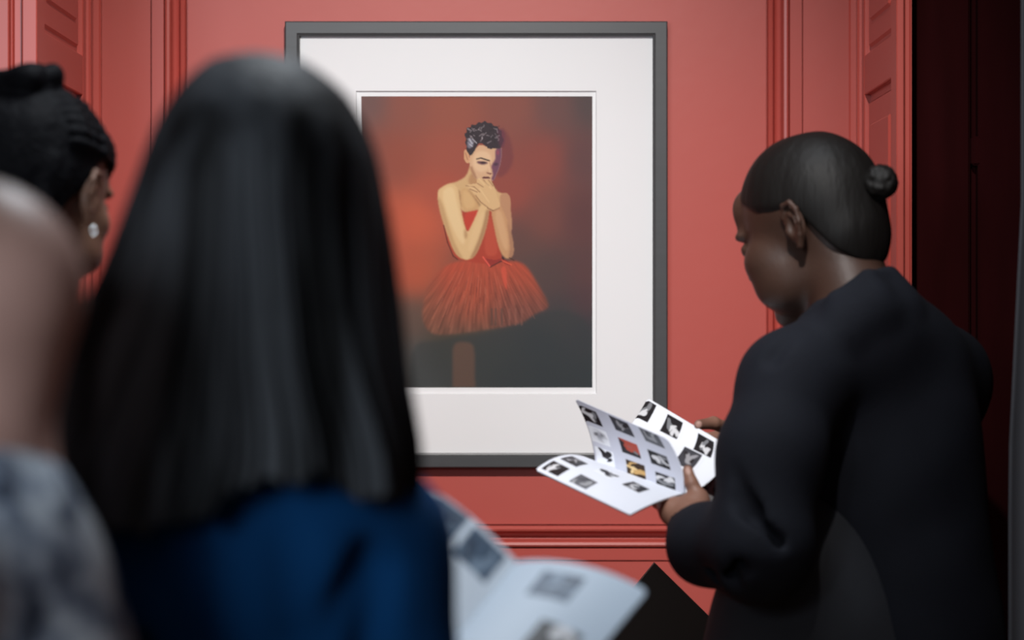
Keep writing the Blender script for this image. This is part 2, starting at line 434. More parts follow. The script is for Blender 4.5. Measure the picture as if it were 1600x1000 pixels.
# ============================================================ THE FRAMED PICTURE
fr = empty('framed_picture', (wx(744), 0, wz(741)), 'large framed portrait of a short haired woman in red tutu, on the red wall', 'picture')
def rect_sweep(x0, x1, z0, z1, prof):
    """prof: (inward offset, y)"""
    vs = []; fs = []
    for o, y in prof: vs += [(x0+o, y, z0+o), (x1-o, y, z0+o), (x1-o, y, z1-o), (x0+o, y, z1-o)]
    n = len(prof)
    for i in range(n):
        for k in range(4):
            j = (i+1) % n; fs.append((i*4+k, i*4+(k+1) % 4, j*4+(k+1) % 4, j*4+k))
    return vs, fs
# the frame front stands 26 mm before the wall
FD = -.026; s5 = (5.0+FD)/FPX
def fx(px, y=FD): return (px-800)*(5.0+y)/FPX
def fz(py, y=FD): return CAMZ-(py-500)*(5.0+y)/FPX
x0, x1, z0, z1 = fx(445), fx(1043), fz(731), fz(33)
W = fx(469)-x0
v, f = rect_sweep(x0, x1, z0, z1, [(0, -.004), (0, FD+.002), (.002, FD), (W-.006, FD), (W-.004, FD+.002), (W-.0015, FD+.003), (W-.001, -.012), (W-.001, -.004)])
o = mesh_obj('frame', v, f, M['frame'], fr); recalc(o)
ym = -.014
v, f = rect_sweep(x0+W-.002, x1-W+.002, z0+W-.002, z1-W+.002, [(0, ym+.003), (0, ym), (fx(556, ym)-x0-W+.002-.001, ym), (fx(556, ym)-x0-W+.002, ym+.001), (fx(556, ym)-x0-W+.004, ym+.003)])
# opening corrected to the picture's own window
xa, xb, za, zb = fx(556, ym), fx(932, ym), fz(616, ym), fz(142, ym)
X0, X1, Z0, Z1 = x0+W-.002, x1-W+.002, z0+W-.002, z1-W+.002
R = [[(X0, ym+.004, Z0), (X1, ym+.004, Z0), (X1, ym+.004, Z1), (X0, ym+.004, Z1)], [(X0, ym, Z0), (X1, ym, Z0), (X1, ym, Z1), (X0, ym, Z1)],
     [(xa, ym, za), (xb, ym, za), (xb, ym, zb), (xa, ym, zb)], [(xa+.0012, ym+.004, za+.0012), (xb-.0012, ym+.004, za+.0012), (xb-.0012, ym+.004, zb-.0012), (xa+.0012, ym+.004, zb-.0012)]]
v = [p for r in R for p in r]; f = [(i*4+k, i*4+(k+1) % 4, ((i+1) % 4)*4+(k+1) % 4, ((i+1) % 4)*4+k) for i in range(4) for k in range(4)]
o = mesh_obj('mount_board', v, f, M['mat_board'], fr); recalc(o)
mb = MB(); mb.box(X0, X1, -.0095, -.003, Z0, Z1); mb.build('backing_board', M['mat_board'], fr)

def gauss(A, n):
    for _ in range(n):
        A = (A+np.roll(A, 1, 0)+np.roll(A, -1, 0))/3; A = (A+np.roll(A, 1, 1)+np.roll(A, -1, 1))/3
    return A
def poly_mask(X, Y, pts):
    m = np.zeros(X.shape, bool); n = len(pts)
    for i in range(n):
        (xa, ya), (xb, yb) = pts[i], pts[(i+1) % n]
        if ya == yb: continue
        c = ((ya > Y) != (yb > Y)) & (X < (xb-xa)*(Y-ya)/(yb-ya)+xa); m ^= c
    return m.astype(float)
def smooth_poly(pts, it=2):
    for _ in range(it):
        q = []
        for i in range(len(pts)):
            a = pts[i]; b = pts[(i+1) % len(pts)]
            q += [(a[0]*.75+b[0]*.25, a[1]*.75+b[1]*.25), (a[0]*.25+b[0]*.75, a[1]*.25+b[1]*.75)]
        pts = q
    return pts
def seg_dist(X, Y, a, b):
    bx, by = b[0]-a[0], b[1]-a[1]; h = np.clip(((X-a[0])*bx+(Y-a[1])*by)/(bx*bx+by*by+1e-9), 0, 1)
    return np.hypot(X-a[0]-h*bx, Y-a[1]-h*by)
def ridge(X, Y, seed, fx_, fy_, n=5):
    r = np.random.RandomState(seed); o = 0
    for k in range(n):
        o = o+np.sin(X*fx_*(.6+r.rand()*1.2)+Y*fy_*(r.rand()-.5)*2+r.rand()*6.3)
    return o/n

def paint_print():
    Wp, Hp = 362, 456
    X, Y = np.meshgrid(np.linspace(564.5, 925.5, Wp), np.linspace(150.5, 605.5, Hp))
    pts = [(570, 160, 112, 82, 78), (640, 165, 142, 80, 66), (700, 165, 152, 82, 64), (800, 165, 138, 78, 66), (870, 165, 110, 74, 70), (920, 160, 82, 68, 68),
           (575, 250, 130, 72, 60), (620, 250, 150, 74, 56), (700, 240, 160, 80, 62), (850, 250, 142, 70, 60), (915, 250, 98, 65, 65), (800, 300, 150, 72, 60),
           (600, 340, 185, 85, 58), (650, 345, 200, 92, 62), (690, 300, 172, 80, 60), (850, 340, 122, 70, 62), (910, 340, 95, 58, 58), (810, 380, 100, 68, 62),
           (650, 430, 186, 86, 58), (600, 430, 180, 80, 55), (860, 430, 84, 64, 62), (915, 430, 92, 60, 60), (820, 430, 88, 68, 64),
           (640, 500, 98, 76, 66), (600, 500, 90, 74, 66), (880, 490, 66, 62, 63), (915, 470, 82, 56, 60), (700, 500, 110, 75, 60),
           (640, 560, 84, 82, 80), (660, 590, 84, 84, 82), (690, 560, 62, 62, 56), (700, 530, 62, 60, 50), (760, 560, 60, 62, 60), (850, 540, 48, 54, 58), (915, 590, 45, 52, 57), (860, 590, 46, 52, 57), (800, 590, 52, 56, 58), (740, 595, 62, 64, 62), (915, 520, 54, 54, 60)]
    A = np.zeros(X.shape+(3,)); Wt = np.zeros(X.shape)
    for x, y, r, g, b in pts:
        w = 1/(((X-x)**2+(Y-y)**2)/2500+.35)**2.0
        A += w[..., None]*np.array([r, g, b]); Wt += w
    A /= Wt[..., None]
    for c in range(3): A[..., c] = gauss(np.pad(A[..., c], 12, mode='edge'), 8)[12:-12, 12:-12]
    def z6(p): return [(660+u/3.8455, 170+v/3.846) for u, v in p]
    def z7(p): return [(640+u/4.1667, 380+v/4.1667) for u, v in p]
    def lay(mask, col, a=1.0):
        nonlocal A
        m = np.clip(mask*a, 0, 1)[..., None]; col = np.asarray(col, float)
        A = A*(1-m)+col*m
    def poly(pts, col, blur=1, a=1.0, sm=2):
        m = poly_mask(X, Y, smooth_poly(pts, sm)); m = gauss(m, blur) if blur else m
        lay(m, col, a); return m
    def stroke(a, b, w, col, al=1.0): lay(np.clip(1.3-seg_dist(X, Y, a, b)/w, 0, 1), col, al)
    # dim leg and shadowed floor
    poly(z7([(0, 640), (200, 640), (330, 600), (500, 590), (700, 540), (830, 470), (1000, 420), (1200, 520), (1200, 1100), (0, 1100)]), (52, 57, 58), 12, .55)
    poly(z7([(290, 650), (340, 640), (420, 650), (425, 760), (432, 1200), (285, 1200), (275, 720)]), (108, 78, 64), 6, .75)
    # shadow of head on the backdrop
    poly(z6([(470, 100), (500, 130), (530, 180), (545, 260), (545, 330), (500, 400), (440, 420), (470, 300)]), (112, 52, 58), 5, .6)
    # skirt
    dome = z7([(85, 420), (110, 280), (180, 190), (260, 130), (380, 105), (480, 110), (600, 118), (700, 112), (770, 155), (830, 260), (885, 350), (915, 425), (820, 455), (740, 520), (620, 545), (500, 565), (350, 585), (200, 600), (120, 580), (80, 490)])
    m = gauss(poly_mask(X, Y, smooth_poly(dome)), 5)
    tx = (X-640)*4.1667; ty = (Y-380)*4.1667
    t = np.clip((ty-110)/460, 0, 1); fan = (tx-480)/(120+ty*.9)
    st = np.sin(fan*34+2*np.sin(ty/60))*.5+np.sin(fan*71+ty/90)*.35+np.sin(fan*131-ty/50)*.3
    top = np.array([188, 76, 52]); bot = np.array([122, 78, 62])
    rr = np.clip((tx-500)/140, 0, 1)[..., None]*np.clip((ty-260)/160, 0, 1)[..., None]
    col = top*(1-t[..., None]**1.3)+bot*t[..., None]**1.3
    cc = np.exp(-((tx-420)/110)**2)[..., None]*np.clip(1-abs(ty-300)/260, 0, 1)[..., None]; col = col*(1-.6*cc)+np.array([186, 80, 54])*.6*cc
    lf = np.clip((260-tx)/180, 0, 1)[..., None]; col = col*(1-.5*lf)+np.array([128, 82, 62])*.5*lf
    col = col*(1-rr*.45)+np.array([108, 66, 62])*rr*.45
    col = col*(1+st[..., None]*.11*(.4+t[..., None]))
    lay(m, col, .93)
    for k in range(70):
        a = rng.rand(); f0 = (rng.rand()-.5)*1.35; y0 = 180+rng.rand()*240; y1 = y0+50+rng.rand()*90
        p = lambda y: (640+(480+f0*(120+y*.9))/4.1667, 380+y/4.1667)
        stroke(p(y0), p(y1), .8, (205, 120, 95) if a > .45 else (90, 40, 34), .28)
    for xx in (535, 560, 600, 650, 690, 730): stroke((640+xx/4.1667, 380+430/4.1667), (640+xx/4.1667, 380+530/4.1667), 2.0, (70, 62, 58) if xx < 620 else (150, 95, 80), .45)
    poly(z7([(595, 150), (632, 150), (636, 310), (625, 300), (600, 230)]), (214, 84, 62), 1, .8)
    # bodice
    poly(z6([(238, 622), (300, 612), (350, 600), (420, 605), (440, 700), (455, 800), (480, 885), (470, 930), (330, 930), (260, 910), (200, 905), (150, 800), (128, 700), (180, 660)]), (176, 64, 44), 1)
    poly(z6([(240, 625), (342, 603), (330, 640), (300, 700), (272, 745)]), (196, 64, 46), 0)
    poly(z6([(400, 620), (425, 700), (445, 800), (455, 880), (380, 890), (370, 800)]), (190, 76, 54), 2)
    # neck, chest, shoulders
    poly(z6([(92, 500), (105, 478), (150, 452), (200, 440), (240, 422), (268, 395), (282, 350), (290, 330), (330, 420), (420, 440), (450, 500), (480, 508), (508, 506), (526, 530), (530, 600), (440, 620), (345, 602), (240, 626), (225, 580), (100, 560)]), (212, 172, 122), 1)
    poly(z6([(300, 380), (330, 430), (380, 440), (350, 480), (300, 470), (272, 440), (285, 400)]), (170, 118, 80), 3, .6)
    poly(z6([(225, 470), (240, 620), (300, 612), (345, 600), (340, 540), (290, 490)]), (206, 160, 108), 2, .8)
    poly(z6([(215, 480), (222, 540), (238, 620), (232, 560), (228, 500)]), (160, 116, 76), 1, .7)
    poly(z6([(265, 470), (310, 530), (345, 572), (352, 600), (330, 560), (290, 510)]), (96, 60, 44), 2, .7)
    # upper arm, right of the picture
    poly(z6([(462, 520), (490, 505), (512, 510), (528, 535), (532, 620), (542, 700), (530, 760), (490, 660), (468, 590)]), (190, 140, 104), 1)
    # forearm, right of the picture
    poly(z6([(410, 612), (440, 590), (468, 575), (498, 640), (528, 720), (546, 800), (550, 870), (530, 900), (500, 903), (470, 865), (448, 800), (428, 700)]), (202, 152, 108), 1)
    poly(z6([(505, 660), (528, 720), (546, 800), (550, 870), (530, 900), (515, 895), (528, 850), (520, 760)]), (150, 104, 84), 3, .6)
    # arm on the left of the picture: upper arm and forearm crossing
    poly(z6([(90, 500), (108, 478), (150, 452), (190, 450), (214, 480), (222, 560), (240, 640), (256, 710), (272, 745), (300, 690), (335, 610), (352, 572), (385, 590), (402, 605), (398, 650), (378, 740), (345, 830), (312, 893), (270, 910), (225, 898), (190, 860), (155, 770), (120, 670), (97, 580)]), (224, 186, 134), 1)
    poly(z6([(92, 520), (97, 580), (120, 670), (155, 770), (190, 860), (225, 898), (250, 905), (215, 850), (180, 770), (150, 670), (118, 560)]), (184, 140, 94), 3, .6)
    poly(z6([(385, 600), (402, 605), (398, 650), (378, 740), (345, 830), (312, 893), (280, 905), (320, 830), (352, 740), (372, 660)]), (150, 104, 70), 3, .65)
    poly(z6([(250, 715), (272, 748), (262, 790), (245, 760)]), (160, 112, 72), 3, .6)
    for a, b in (((128, 700), (150, 800)), ((150, 800), (185, 885)), ((185, 885), (212, 905))): stroke(*z6([a, b]), 1.0, (90, 30, 22), .8)
    poly(z6([(112, 500), (150, 470), (190, 470), (208, 560), (232, 660), (258, 752), (250, 830), (205, 770), (150, 640)]), (240, 210, 160), 4, .6)
    poly(z6([(290, 760), (330, 660), (365, 610), (380, 640), (340, 760), (300, 850), (270, 860)]), (232, 196, 146), 3, .45)
    poly(z6([(430, 620), (470, 600), (498, 700), (518, 800), (512, 860), (482, 830), (452, 720)]), (224, 180, 136), 3, .5)
    poly(z6([(235, 480), (285, 500), (325, 570), (300, 600), (250, 605)]), (224, 184, 130), 4, .6)
    # hand
    poly(z6([(255, 458), (300, 452), (330, 448), (322, 418), (345, 408), (372, 428), (395, 420), (420, 440), (438, 478), (445, 520), (470, 575), (458, 602), (418, 613), (392, 592), (350, 560), (318, 520), (285, 482)]), (220, 180, 130), 0)
    for a, b in (((330, 448), (365, 470)), ((365, 425), (400, 462)), ((262, 462), (312, 470)), ((312, 470), (345, 500)), ((285, 482), (330, 500)), ((395, 425), (425, 465)), ((320, 520), (350, 560)), ((350, 560), (392, 592)), ((420, 440), (440, 480))):
        stroke(*z6([a, b]), .8, (120, 72, 48), .6)
    for a, b in (((340, 420), (372, 455)), ((380, 435), (412, 480)), ((345, 480), (400, 560)), ((280, 462), (325, 490))): stroke(*z6([a, b]), 1.2, (238, 204, 152), .5)
    stroke(*z6([(392, 596), (425, 612)]), .9, (110, 66, 44), .7); stroke(*z6([(425, 612), (462, 596)]), .9, (110, 66, 44), .5)
    # face
    poly(z6([(284, 280), (318, 238), (350, 212), (402, 236), (452, 232), (478, 225), (476, 300), (462, 360), (442, 402), (426, 438), (398, 424), (372, 430), (345, 412), (322, 428), (300, 396), (286, 350), (281, 310)]), (216, 172, 134), 0)
    poly(z6([(335, 250), (400, 258), (418, 300), (402, 365), (345, 385), (305, 355), (300, 290)]), (238, 202, 162), 4, .6)
    poly(z6([(250, 250), (264, 244), (282, 275), (284, 325), (270, 330), (255, 315), (247, 285)]), (214, 160, 118), 0)
    stroke(*z6([(258, 265), (272, 305)]), .8, (150, 96, 70), .7)
    poly(z6([(284, 350), (300, 396), (322, 428), (332, 420), (312, 380), (296, 340)]), (150, 100, 70), 1, .6)
    poly(z6([(438, 236), (478, 225), (476, 300), (462, 360), (442, 402), (426, 438), (412, 420), (424, 400), (420, 372), (412, 345), (428, 320), (440, 300)]), (104, 58, 84), 1, .9)
    poly(z6([(444, 250), (462, 250), (458, 280), (446, 275)]), (170, 70, 90), 1, .6)
    poly(z6([(425, 330), (455, 322), (455, 340), (430, 345)]), (70, 44, 60), 1, .8)
    poly(z6([(322, 318), (350, 312), (386, 320), (398, 326), (375, 334), (345, 334)]), (76, 40, 56), 1, .9)
    poly(z6([(345, 317), (375, 318), (386, 326), (360, 329)]), (26, 14, 20), 0, .9)
    stroke(*z6([(326, 302), (352, 296)]), 1.0, (30, 18, 20)); stroke(*z6([(352, 296), (402, 312)]), 1.2, (30, 16, 20))
    stroke(*z6([(400, 312), (412, 350)]), .9, (180, 128, 98), .6)
    poly(z6([(386, 382), (400, 390), (418, 390), (412, 396), (392, 392)]), (120, 66, 56), 0, .8)
    stroke(*z6([(388, 384), (416, 390)]), .9, (110, 58, 50), .7)
    poly(z6([(355, 414), (375, 406), (398, 408), (412, 415), (398, 421), (370, 421)]), (86, 26, 34), 0, .95)
    stroke(*z6([(400, 350), (405, 380)]), 1.3, (236, 200, 164), .6)
    # hair
    hp = [(262, 243), (266, 225), (255, 200), (264, 185), (250, 150), (268, 142), (264, 112), (290, 112), (296, 92), (322, 98), (335, 78), (358, 86), (375, 70), (392, 86), (415, 82), (425, 102), (452, 104), (458, 122), (480, 135), (476, 160), (490, 190), (478, 215), (470, 240), (440, 238), (400, 243), (380, 222), (352, 205), (334, 212), (318, 244), (300, 276), (284, 282), (272, 262)]
    poly(z6(hp), (52, 40, 46), 0, 1, 1)
    poly(z6([(445, 110), (500, 130), (495, 230), (465, 240), (455, 180)]), (96, 44, 66), 3, .6)
    for k in range(60):
        u = 268+rng.rand()*190; v_ = 105+rng.rand()*110
        if v_ > 190 and 310 < u < 360: continue
        a = rng.rand()*6.28; l = 10+rng.rand()*16
        stroke(*z6([(u, v_), (u+l*math.cos(a), v_+l*math.sin(a))]), .6, (225, 212, 214) if rng.rand() > .35 else (15, 10, 14), .55)
    poly(z6([(275, 190), (285, 170), (312, 200), (300, 235), (272, 240), (268, 215)]), (150, 150, 165), 1, .7)
    for a, b in (((280, 180), (300, 210)), ((300, 180), (325, 205)), ((285, 215), (300, 225))): stroke(*z6([a, b]), .8, (230, 228, 235), .8)
    # bow
    b7 = z7([(475, 88), (500, 100), (560, 110), (605, 95), (650, 125), (665, 148), (630, 140), (600, 118), (560, 135), (520, 155), (500, 140)])
    poly(b7, (150, 46, 40), 0, .9, 1); stroke(*z7([(478, 90), (522, 150)]), 1.4, (232, 92, 74)); stroke(*z7([(600, 112), (662, 140)]), 1.2, (226, 96, 66)); stroke(*z7([(525, 156), (600, 115)]), .9, (50, 24, 22), .9); stroke(*z7([(605, 92), (612, 105)]), 1.2, (50, 20, 18), .9); stroke(*z7([(650, 95), (680, 112)]), 1.0, (70, 40, 30), .8)
    A += (rng.rand(*A.shape)-.5)*2.5
    return np.clip(A, 0, 255), X, Y
A, X, Y = paint_print()
yp = -.0098
V = np.stack([fx(X, yp).ravel(), np.full(X.size, yp), fz(Y, yp).ravel()], 1)
def grid_faces(nr, nc):
    i = np.arange(nr-1)[:, None]*nc+np.arange(nc-1)[None]; i = i.ravel()
    return np.stack([i, i+nc, i+nc+1, i+1], 1)
mesh_obj('printed_photograph', V, grid_faces(*X.shape), M['print'], fr, cols=lin(A.reshape(-1, 3))*.95)

# ============================================================ BOOKLETS
def proj(V):
    d = V[..., 1]-CAMY; return 800+V[..., 0]*FPX/d, 500-(V[..., 2]-CAMZ)*FPX/d
def paint_thumb(Cc, UU, VV, u0, v0, hu, hv, style, seed, slant=0.0):
    r = np.random.RandomState(seed); p = (UU-u0)/hu; q = (VV-v0)/hv
    ins = (abs(p) < 1) & (abs(q) < 1)
    bases = {'dark': (24, 25, 28), 'grey': (92, 94, 100), 'pale': (196, 198, 206), 'gold': (52, 34, 16), 'red': (34, 34, 38), 'open': (226, 229, 236), 'mid': (58, 60, 66), 'blue': (70, 88, 108)}
    fg = {'dark': [(205, 205, 208), (120, 122, 126)], 'grey': [(150, 152, 156), (52, 53, 58)], 'pale': [(140, 142, 150), (60, 60, 66)], 'gold': [(196, 158, 100), (222, 196, 146)],
          'red': [(168, 74, 60), (120, 120, 124)], 'open': [(30, 30, 34), (60, 60, 64)], 'mid': [(150, 150, 154), (28, 28, 32)], 'blue': [(120, 138, 156), (40, 52, 70)]}
    L = np.tile(np.array(bases[style], float), UU.shape+(1,))
    for k in range(5):
        a = r.rand()*3.14; cx, cy = (r.rand(2)-.5)*1.1; w = .14+.25*r.rand(); l = .35+.45*r.rand()
        x_ = (p-cx)*math.cos(a)+(q-cy)*math.sin(a); y_ = -(p-cx)*math.sin(a)+(q-cy)*math.cos(a)+.25*np.sin(x_*3+k)
        m = np.clip((1-np.sqrt((x_/l)**2+(y_/w)**2))*4, 0, 1)[..., None]
        c = np.array(fg[style][0 if (style == 'red' and k < 2) or k % 3 else 1], float)
        if style == 'red' and k == 0: m = np.clip((p*.8+q*.6-.05)*6, 0, 1)[..., None]
        L = L*(1-m)+c*m
    if style == 'pale':
        m = np.clip(1-np.hypot(p, q), 0, 1)[..., None]; L = np.array((226, 229, 236))*(1-m)+L*m
    Cc[ins] = L[ins]
    cap = (abs(p+.1) < .8) & (abs(q-1.28) < .09); Cc[cap] = Cc[cap]*.93+np.array((170, 175, 190))*.07
def page(name, sf, sn, of, on, bf, bn, thumbs, parent, n=(120, 150), base=(226, 229, 236), hu=.13, hv=.1, thick=.0006, m=None, rnd=.04, solid=True):
    sf, sn, of, on = [P(*q) for q in (sf, sn, of, on)]; bf = np.array(bf, float); bn = np.array(bn, float)
    u = np.linspace(0, 1, n[0])[:, None]; v = np.linspace(0, 1, n[1])[None]
    UU, VV = np.broadcast_arrays(u, v)
    # rounded outer corners
    U3 = UU[..., None]; V3 = VV[..., None]
    ed = 1-rnd*(np.clip((abs(V3-.5)*2-(1-rnd*2))/(rnd*2), 0, 1)**2)
    Ux = U3*ed
    X = (sf*(1-V3)+sn*V3)*(1-Ux)+(of*(1-V3)+on*V3)*Ux+(bf*(1-V3)+bn*V3)*4*Ux*(1-Ux)
    Cc = np.tile(np.array(base, float), UU.shape+(1,))
    px, py = proj(X)
    for t in thumbs:
        tx, ty, st, sd = t[:4]; k = np.argmin((px-tx)**2+(py-ty)**2); a, b = np.unravel_index(k, px.shape)
        f = t[4] if len(t) > 4 else 1.0
        paint_thumb(Cc, UU, VV, UU[a, b], VV[a, b], hu*f, hv*f, st, sd)
    o = mesh_obj(name, X.reshape(-1, 3), grid_faces(*n), m or M['page'], parent, smooth=True, cols=lin(Cc.reshape(-1, 3)))
    if solid:
        s = o.modifiers.new('Thickness', 'SOLIDIFY'); s.thickness = thick; s.offset = 0
    return o
bk = empty('booklet', P(1068, 780, 3.98), 'open white booklet of small photographs, held by the person in the black jacket', 'booklet', 'exhibition booklets')
page('page', (928, 722, 4.13), (1068, 772, 3.98), (837, 735, 3.99), (985, 805, 3.82), (0, 0, .0145), (0, 0, .003),
     [(868, 733, 'dark', 1), (897, 722, 'mid', 2), (948, 741, 'open', 13), (912, 754, 'grey', 4), (993, 762, 'dark', 5)], bk, hu=.108, hv=.088, thick=.003, base=(218, 222, 232), rnd=.02)
page('page', (930, 724, 4.125), (1071, 771, 3.975), (897, 622, 4.14), (1043, 686, 4.00), (.006, 0, 0), (.006, 0, 0),
     [(922, 649, 'dark', 21), (972, 666, 'mid', 22), (1019, 684, 'grey', 23), (937, 681, 'pale', 24), (984, 700, 'red', 25), (1030, 718, 'dark', 26), (946, 714, 'open', 27), (994, 734, 'gold', 28), (1040, 753, 'dark', 29)], bk, hu=.125, hv=.105, thick=.0006, base=(196, 199, 212), rnd=.05)
page('page', (935, 722, 4.14), (1073, 774, 3.985), (1012, 622, 4.27), (1131, 693, 4.13), (.006, 0, 0), (.018, 0, -.004),
     [(1007, 641, 'dark', 31), (1051, 667, 'dark', 32), (1101, 697, 'dark', 33), (1076, 717, 'mid', 34)], bk, hu=.135, hv=.10, thick=.001, base=(228, 231, 238))
page('cover', (1082, 776, 4.0), (1096, 806, 3.985), (1130, 712, 4.14), (1122, 782, 4.12), (.004, 0, 0), (.004, 0, 0),
     [(1112, 765, 'dark', 41, 1.9)], bk, n=(60, 60), hu=.3, hv=.28, base=(150, 52, 44))
bk2 = empty('booklet', P(750, 960, 2.6), 'blurred pale open booklet in the foreground, beside the blue top', 'booklet', 'exhibition booklets')
page('page', (808, 880, 2.72), (690, 1025, 2.52), (628, 742, 2.74), (500, 900, 2.54), (0, 0, .010), (0, 0, .010),
     [(692, 812, 'blue', 51), (749, 866, 'blue', 52)], bk2, hu=.135, hv=.15, base=(212, 222, 232), thick=.0012)
page('page', (810, 880, 2.72), (692, 1025, 2.52), (1012, 926, 2.70), (880, 1085, 2.50), (0, 0, .010), (0, 0, .010),
     [(868, 918, 'blue', 53), (862, 1002, 'dark', 55)], bk2, hu=.16, hv=.13, base=(176, 190, 204), thick=.004)

# ============================================================ PEOPLE
def sdf_obj(name, S, ax, m, parent, noise=None, cols=None):
    V, F = S.mesh(ax, noise)
    c = cols(V) if cols else None
    return mesh_obj(name, V, F, m, parent, smooth=True, cols=c)
def legs(Sb, St, Ss, hipL, hipR, fwd, r=.082):
    """bare legs, trousers and shoes for a standing figure"""
    for s, h in ((1, hipL), (-1, hipR)):
        h = np.array(h); k = np.array([h[0], h[1], .48])+np.array([*fwd, 0])*.02; a = np.array([h[0], h[1], .09])
        Sb.cap(h, k, r*.8, .045, .03); Sb.cap(k, a, .045, .032, .02); Sb.cap(a, a+np.array([*fwd, 0])*.13+np.array([0, 0, -.055]), .032, .026, .02)
        St.cap(h, k, r, .065, .03); St.cap(k, a, .065, .055, .02)
        q = np.array([h[0], h[1], .045]); g = np.array([*fwd, 0])
        Ss.cap(q-g*.04, q+g*.05, .045, .042, .02, flat=((0, 0, 1), .95)); Ss.cap(q+g*.05+np.array([0, 0, -.003]), q+g*.16+np.array([0, 0, -.008]), .042, .036, .02, flat=((0, 0, 1), .9))

# ---------- person in the black jacket, reading at the right
A1 = frame_axes(math.radians(180-43.5), math.radians(20))
O1 = P(1266, 360, 4.0); H1 = 1.05
base1 = np.array([.50, -1.03, 0])
p1 = empty('person', base1, 'person with small hair bun in black jacket, head bowed over an open booklet, at right', 'person')
S = SDF(); w1 = add_head(S, O1, A1, sc=H1, ear_x=-.030, ear_z=-.010, full=1)
S.cap(w1(-.035, 0, -.045), P(1345, 505, 3.93), .052, .060, .03)
S.ell(P(1370, 700, 4.0), (.13, .10, .20), k=.05); S.ell(P(1365, 950, 3.98), (.12, .10, .18), k=.05)
S.chain([P(1250, 600, 3.87), P(1350, 530, 3.94), P(1480, 600, 4.10)], [.045, .05, .045], .04)
wL = P(1074, 812, 3.925)
S.chain([P(1245, 600, 3.87), P(1190, 862, 3.77), wL], [.042, .036, .026], .02)
tipsL, fL, nL, tL = add_hand(S, wL, (-.12, .92, .22), (.05, -.22, 1), -1, [(.12, .2, .2), (.1, .2, .2), (.1, .2, .2), (.05, .2, .2)], .06,
    thumb=[P(1093, 777, 3.945), P(1080, 755, 3.95), P(1074.5, 735, 3.955)], sc=.92)
S.ell(P(1088, 795, 3.94), (.020, .022, .022), k=.012)
S.cap(P(1052, 800, 3.94), P(1048, 789, 3.97), .014, .012, .012)
wR = P(1178, 700, 4.27)
S.chain([P(1475, 605, 4.10), P(1400, 850, 4.33), wR], [.042, .036, .026], .02)
tipsR, fR, nR, tR = add_hand(S, wR, (-.92, -.08, -.12), (0, -.95, .25), 1, [(.15, .3, .3)]*4, .08,
    thumb=[P(1142, 672, 4.235), P(1115, 661, 4.20), P(1092, 663.5, 4.178)], sc=.92)
Sb, St, Ss = S, SDF(), SDF()
hips = P(1350, 1150, 3.97); hz = .86
legs(S, St, Ss, (hips[0]-.05, hips[1]-.06, hz), (hips[0]+.05, hips[1]+.06, hz), (-.79, .61))
S.ell((hips[0], hips[1], .92), (.13, .12, .14), k=.05)
basec = np.array([.052, .026, .018])
spots = face_spots(w1, A1, basec, (.16, .05, .05))
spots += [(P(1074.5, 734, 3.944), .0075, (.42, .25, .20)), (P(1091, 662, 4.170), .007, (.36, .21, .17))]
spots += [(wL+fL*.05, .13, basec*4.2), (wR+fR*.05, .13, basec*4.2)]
spots = spots[-2:]+spots[:-2]
x_ = axis(.12, .80, .012, ((.195, .335, .0018), (.335, .50, .0024)))
y_ = axis(-1.42, -.60, .012, ((-1.14, -.86, .0022), (-.86, -.70, .0026)))
z_ = axis(0.0, 1.75, .014, ((1.13, 1.30, .0019), (1.40, 1.70, .0024)))
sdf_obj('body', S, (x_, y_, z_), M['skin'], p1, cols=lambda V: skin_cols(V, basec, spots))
# close-cropped hair with a small bun
S = SDF(); F_, L_, U_ = A1; R1 = np.stack(A1, 1)
S.ell(w1(-.013, 0, .038), np.array((.100, .079, .0865))*H1, R1, .01)
S.ell(w1(-.048, 0, -.01), np.array((.063, .062, .085))*H1, R1, .02)
def hairline(X, Y, Z):
    f = ((X-O1[0])*F_[0]+(Y-O1[1])*F_[1]+(Z-O1[2])*F_[2])/H1; u = ((X-O1[0])*U_[0]+(Y-O1[1])*U_[1]+(Z-O1[2])*U_[2])/H1
    return (u-np.interp(f, [-.12, -.085, -.065, -.045, -.025, .02, .06, .10], [-.088, -.082, -.05, -.005, .020, .032, .062, .11]))*.6
S.custom(hairline, O1-.2, O1+.2, .008, True)
hn = lambda X, Y, Z: .0016*vnoise(X, Y, Z, 8, ((60, 1.0), (150, .5)))-.0015
ha = lambda c, r, h: axis(c-r, c+r, h)
o = sdf_obj('hair', S, (ha(O1[0], .16, .0024), ha(O1[1], .16, .0024), ha(O1[2]+.02, .16, .0024)), M['hair'], p1, noise=hn)
S = SDF(); bc = w1(-.124, -.004, .018)
for k in range(26):
    a0 = k*.55; pts = []
    ax_ = np.array([rng.randn(), rng.randn(), rng.randn()]); ax_ /= np.linalg.norm(ax_)
    b_ = np.cross(ax_, (0.3, .5, .8)); b_ /= np.linalg.norm(b_); c_ = np.cross(ax_, b_)
    for j in range(7): pts.append(bc+(b_*math.cos(a0+j*.4)+c_*math.sin(a0+j*.4))*.0205)
    S.chain(pts, [.0035]*7, .003)
S.ell(bc, (.021, .021, .021), k=.004)
sdf_obj('hair_bun', S, (ha(bc[0], .033, .0016), ha(bc[1], .03, .0016), ha(bc[2], .03, .0016)), M['hair'], p1)
S = SDF(); b1 = w1(-.107, -.002, .020)
for j in range(14):
    a0, a1 = j/14*6.283, (j+1)/14*6.283
    S.cap(b1+(L_*math.cos(a0)+U_*math.sin(a0))*.010, b1+(L_*math.cos(a1)+U_*math.sin(a1))*.010, .004, None, .002)
sdf_obj('hair_tie', S, (ha(b1[0], .02, .0016), ha(b1[1], .02, .0016), ha(b1[2], .02, .0016)), M['elastic'], p1)
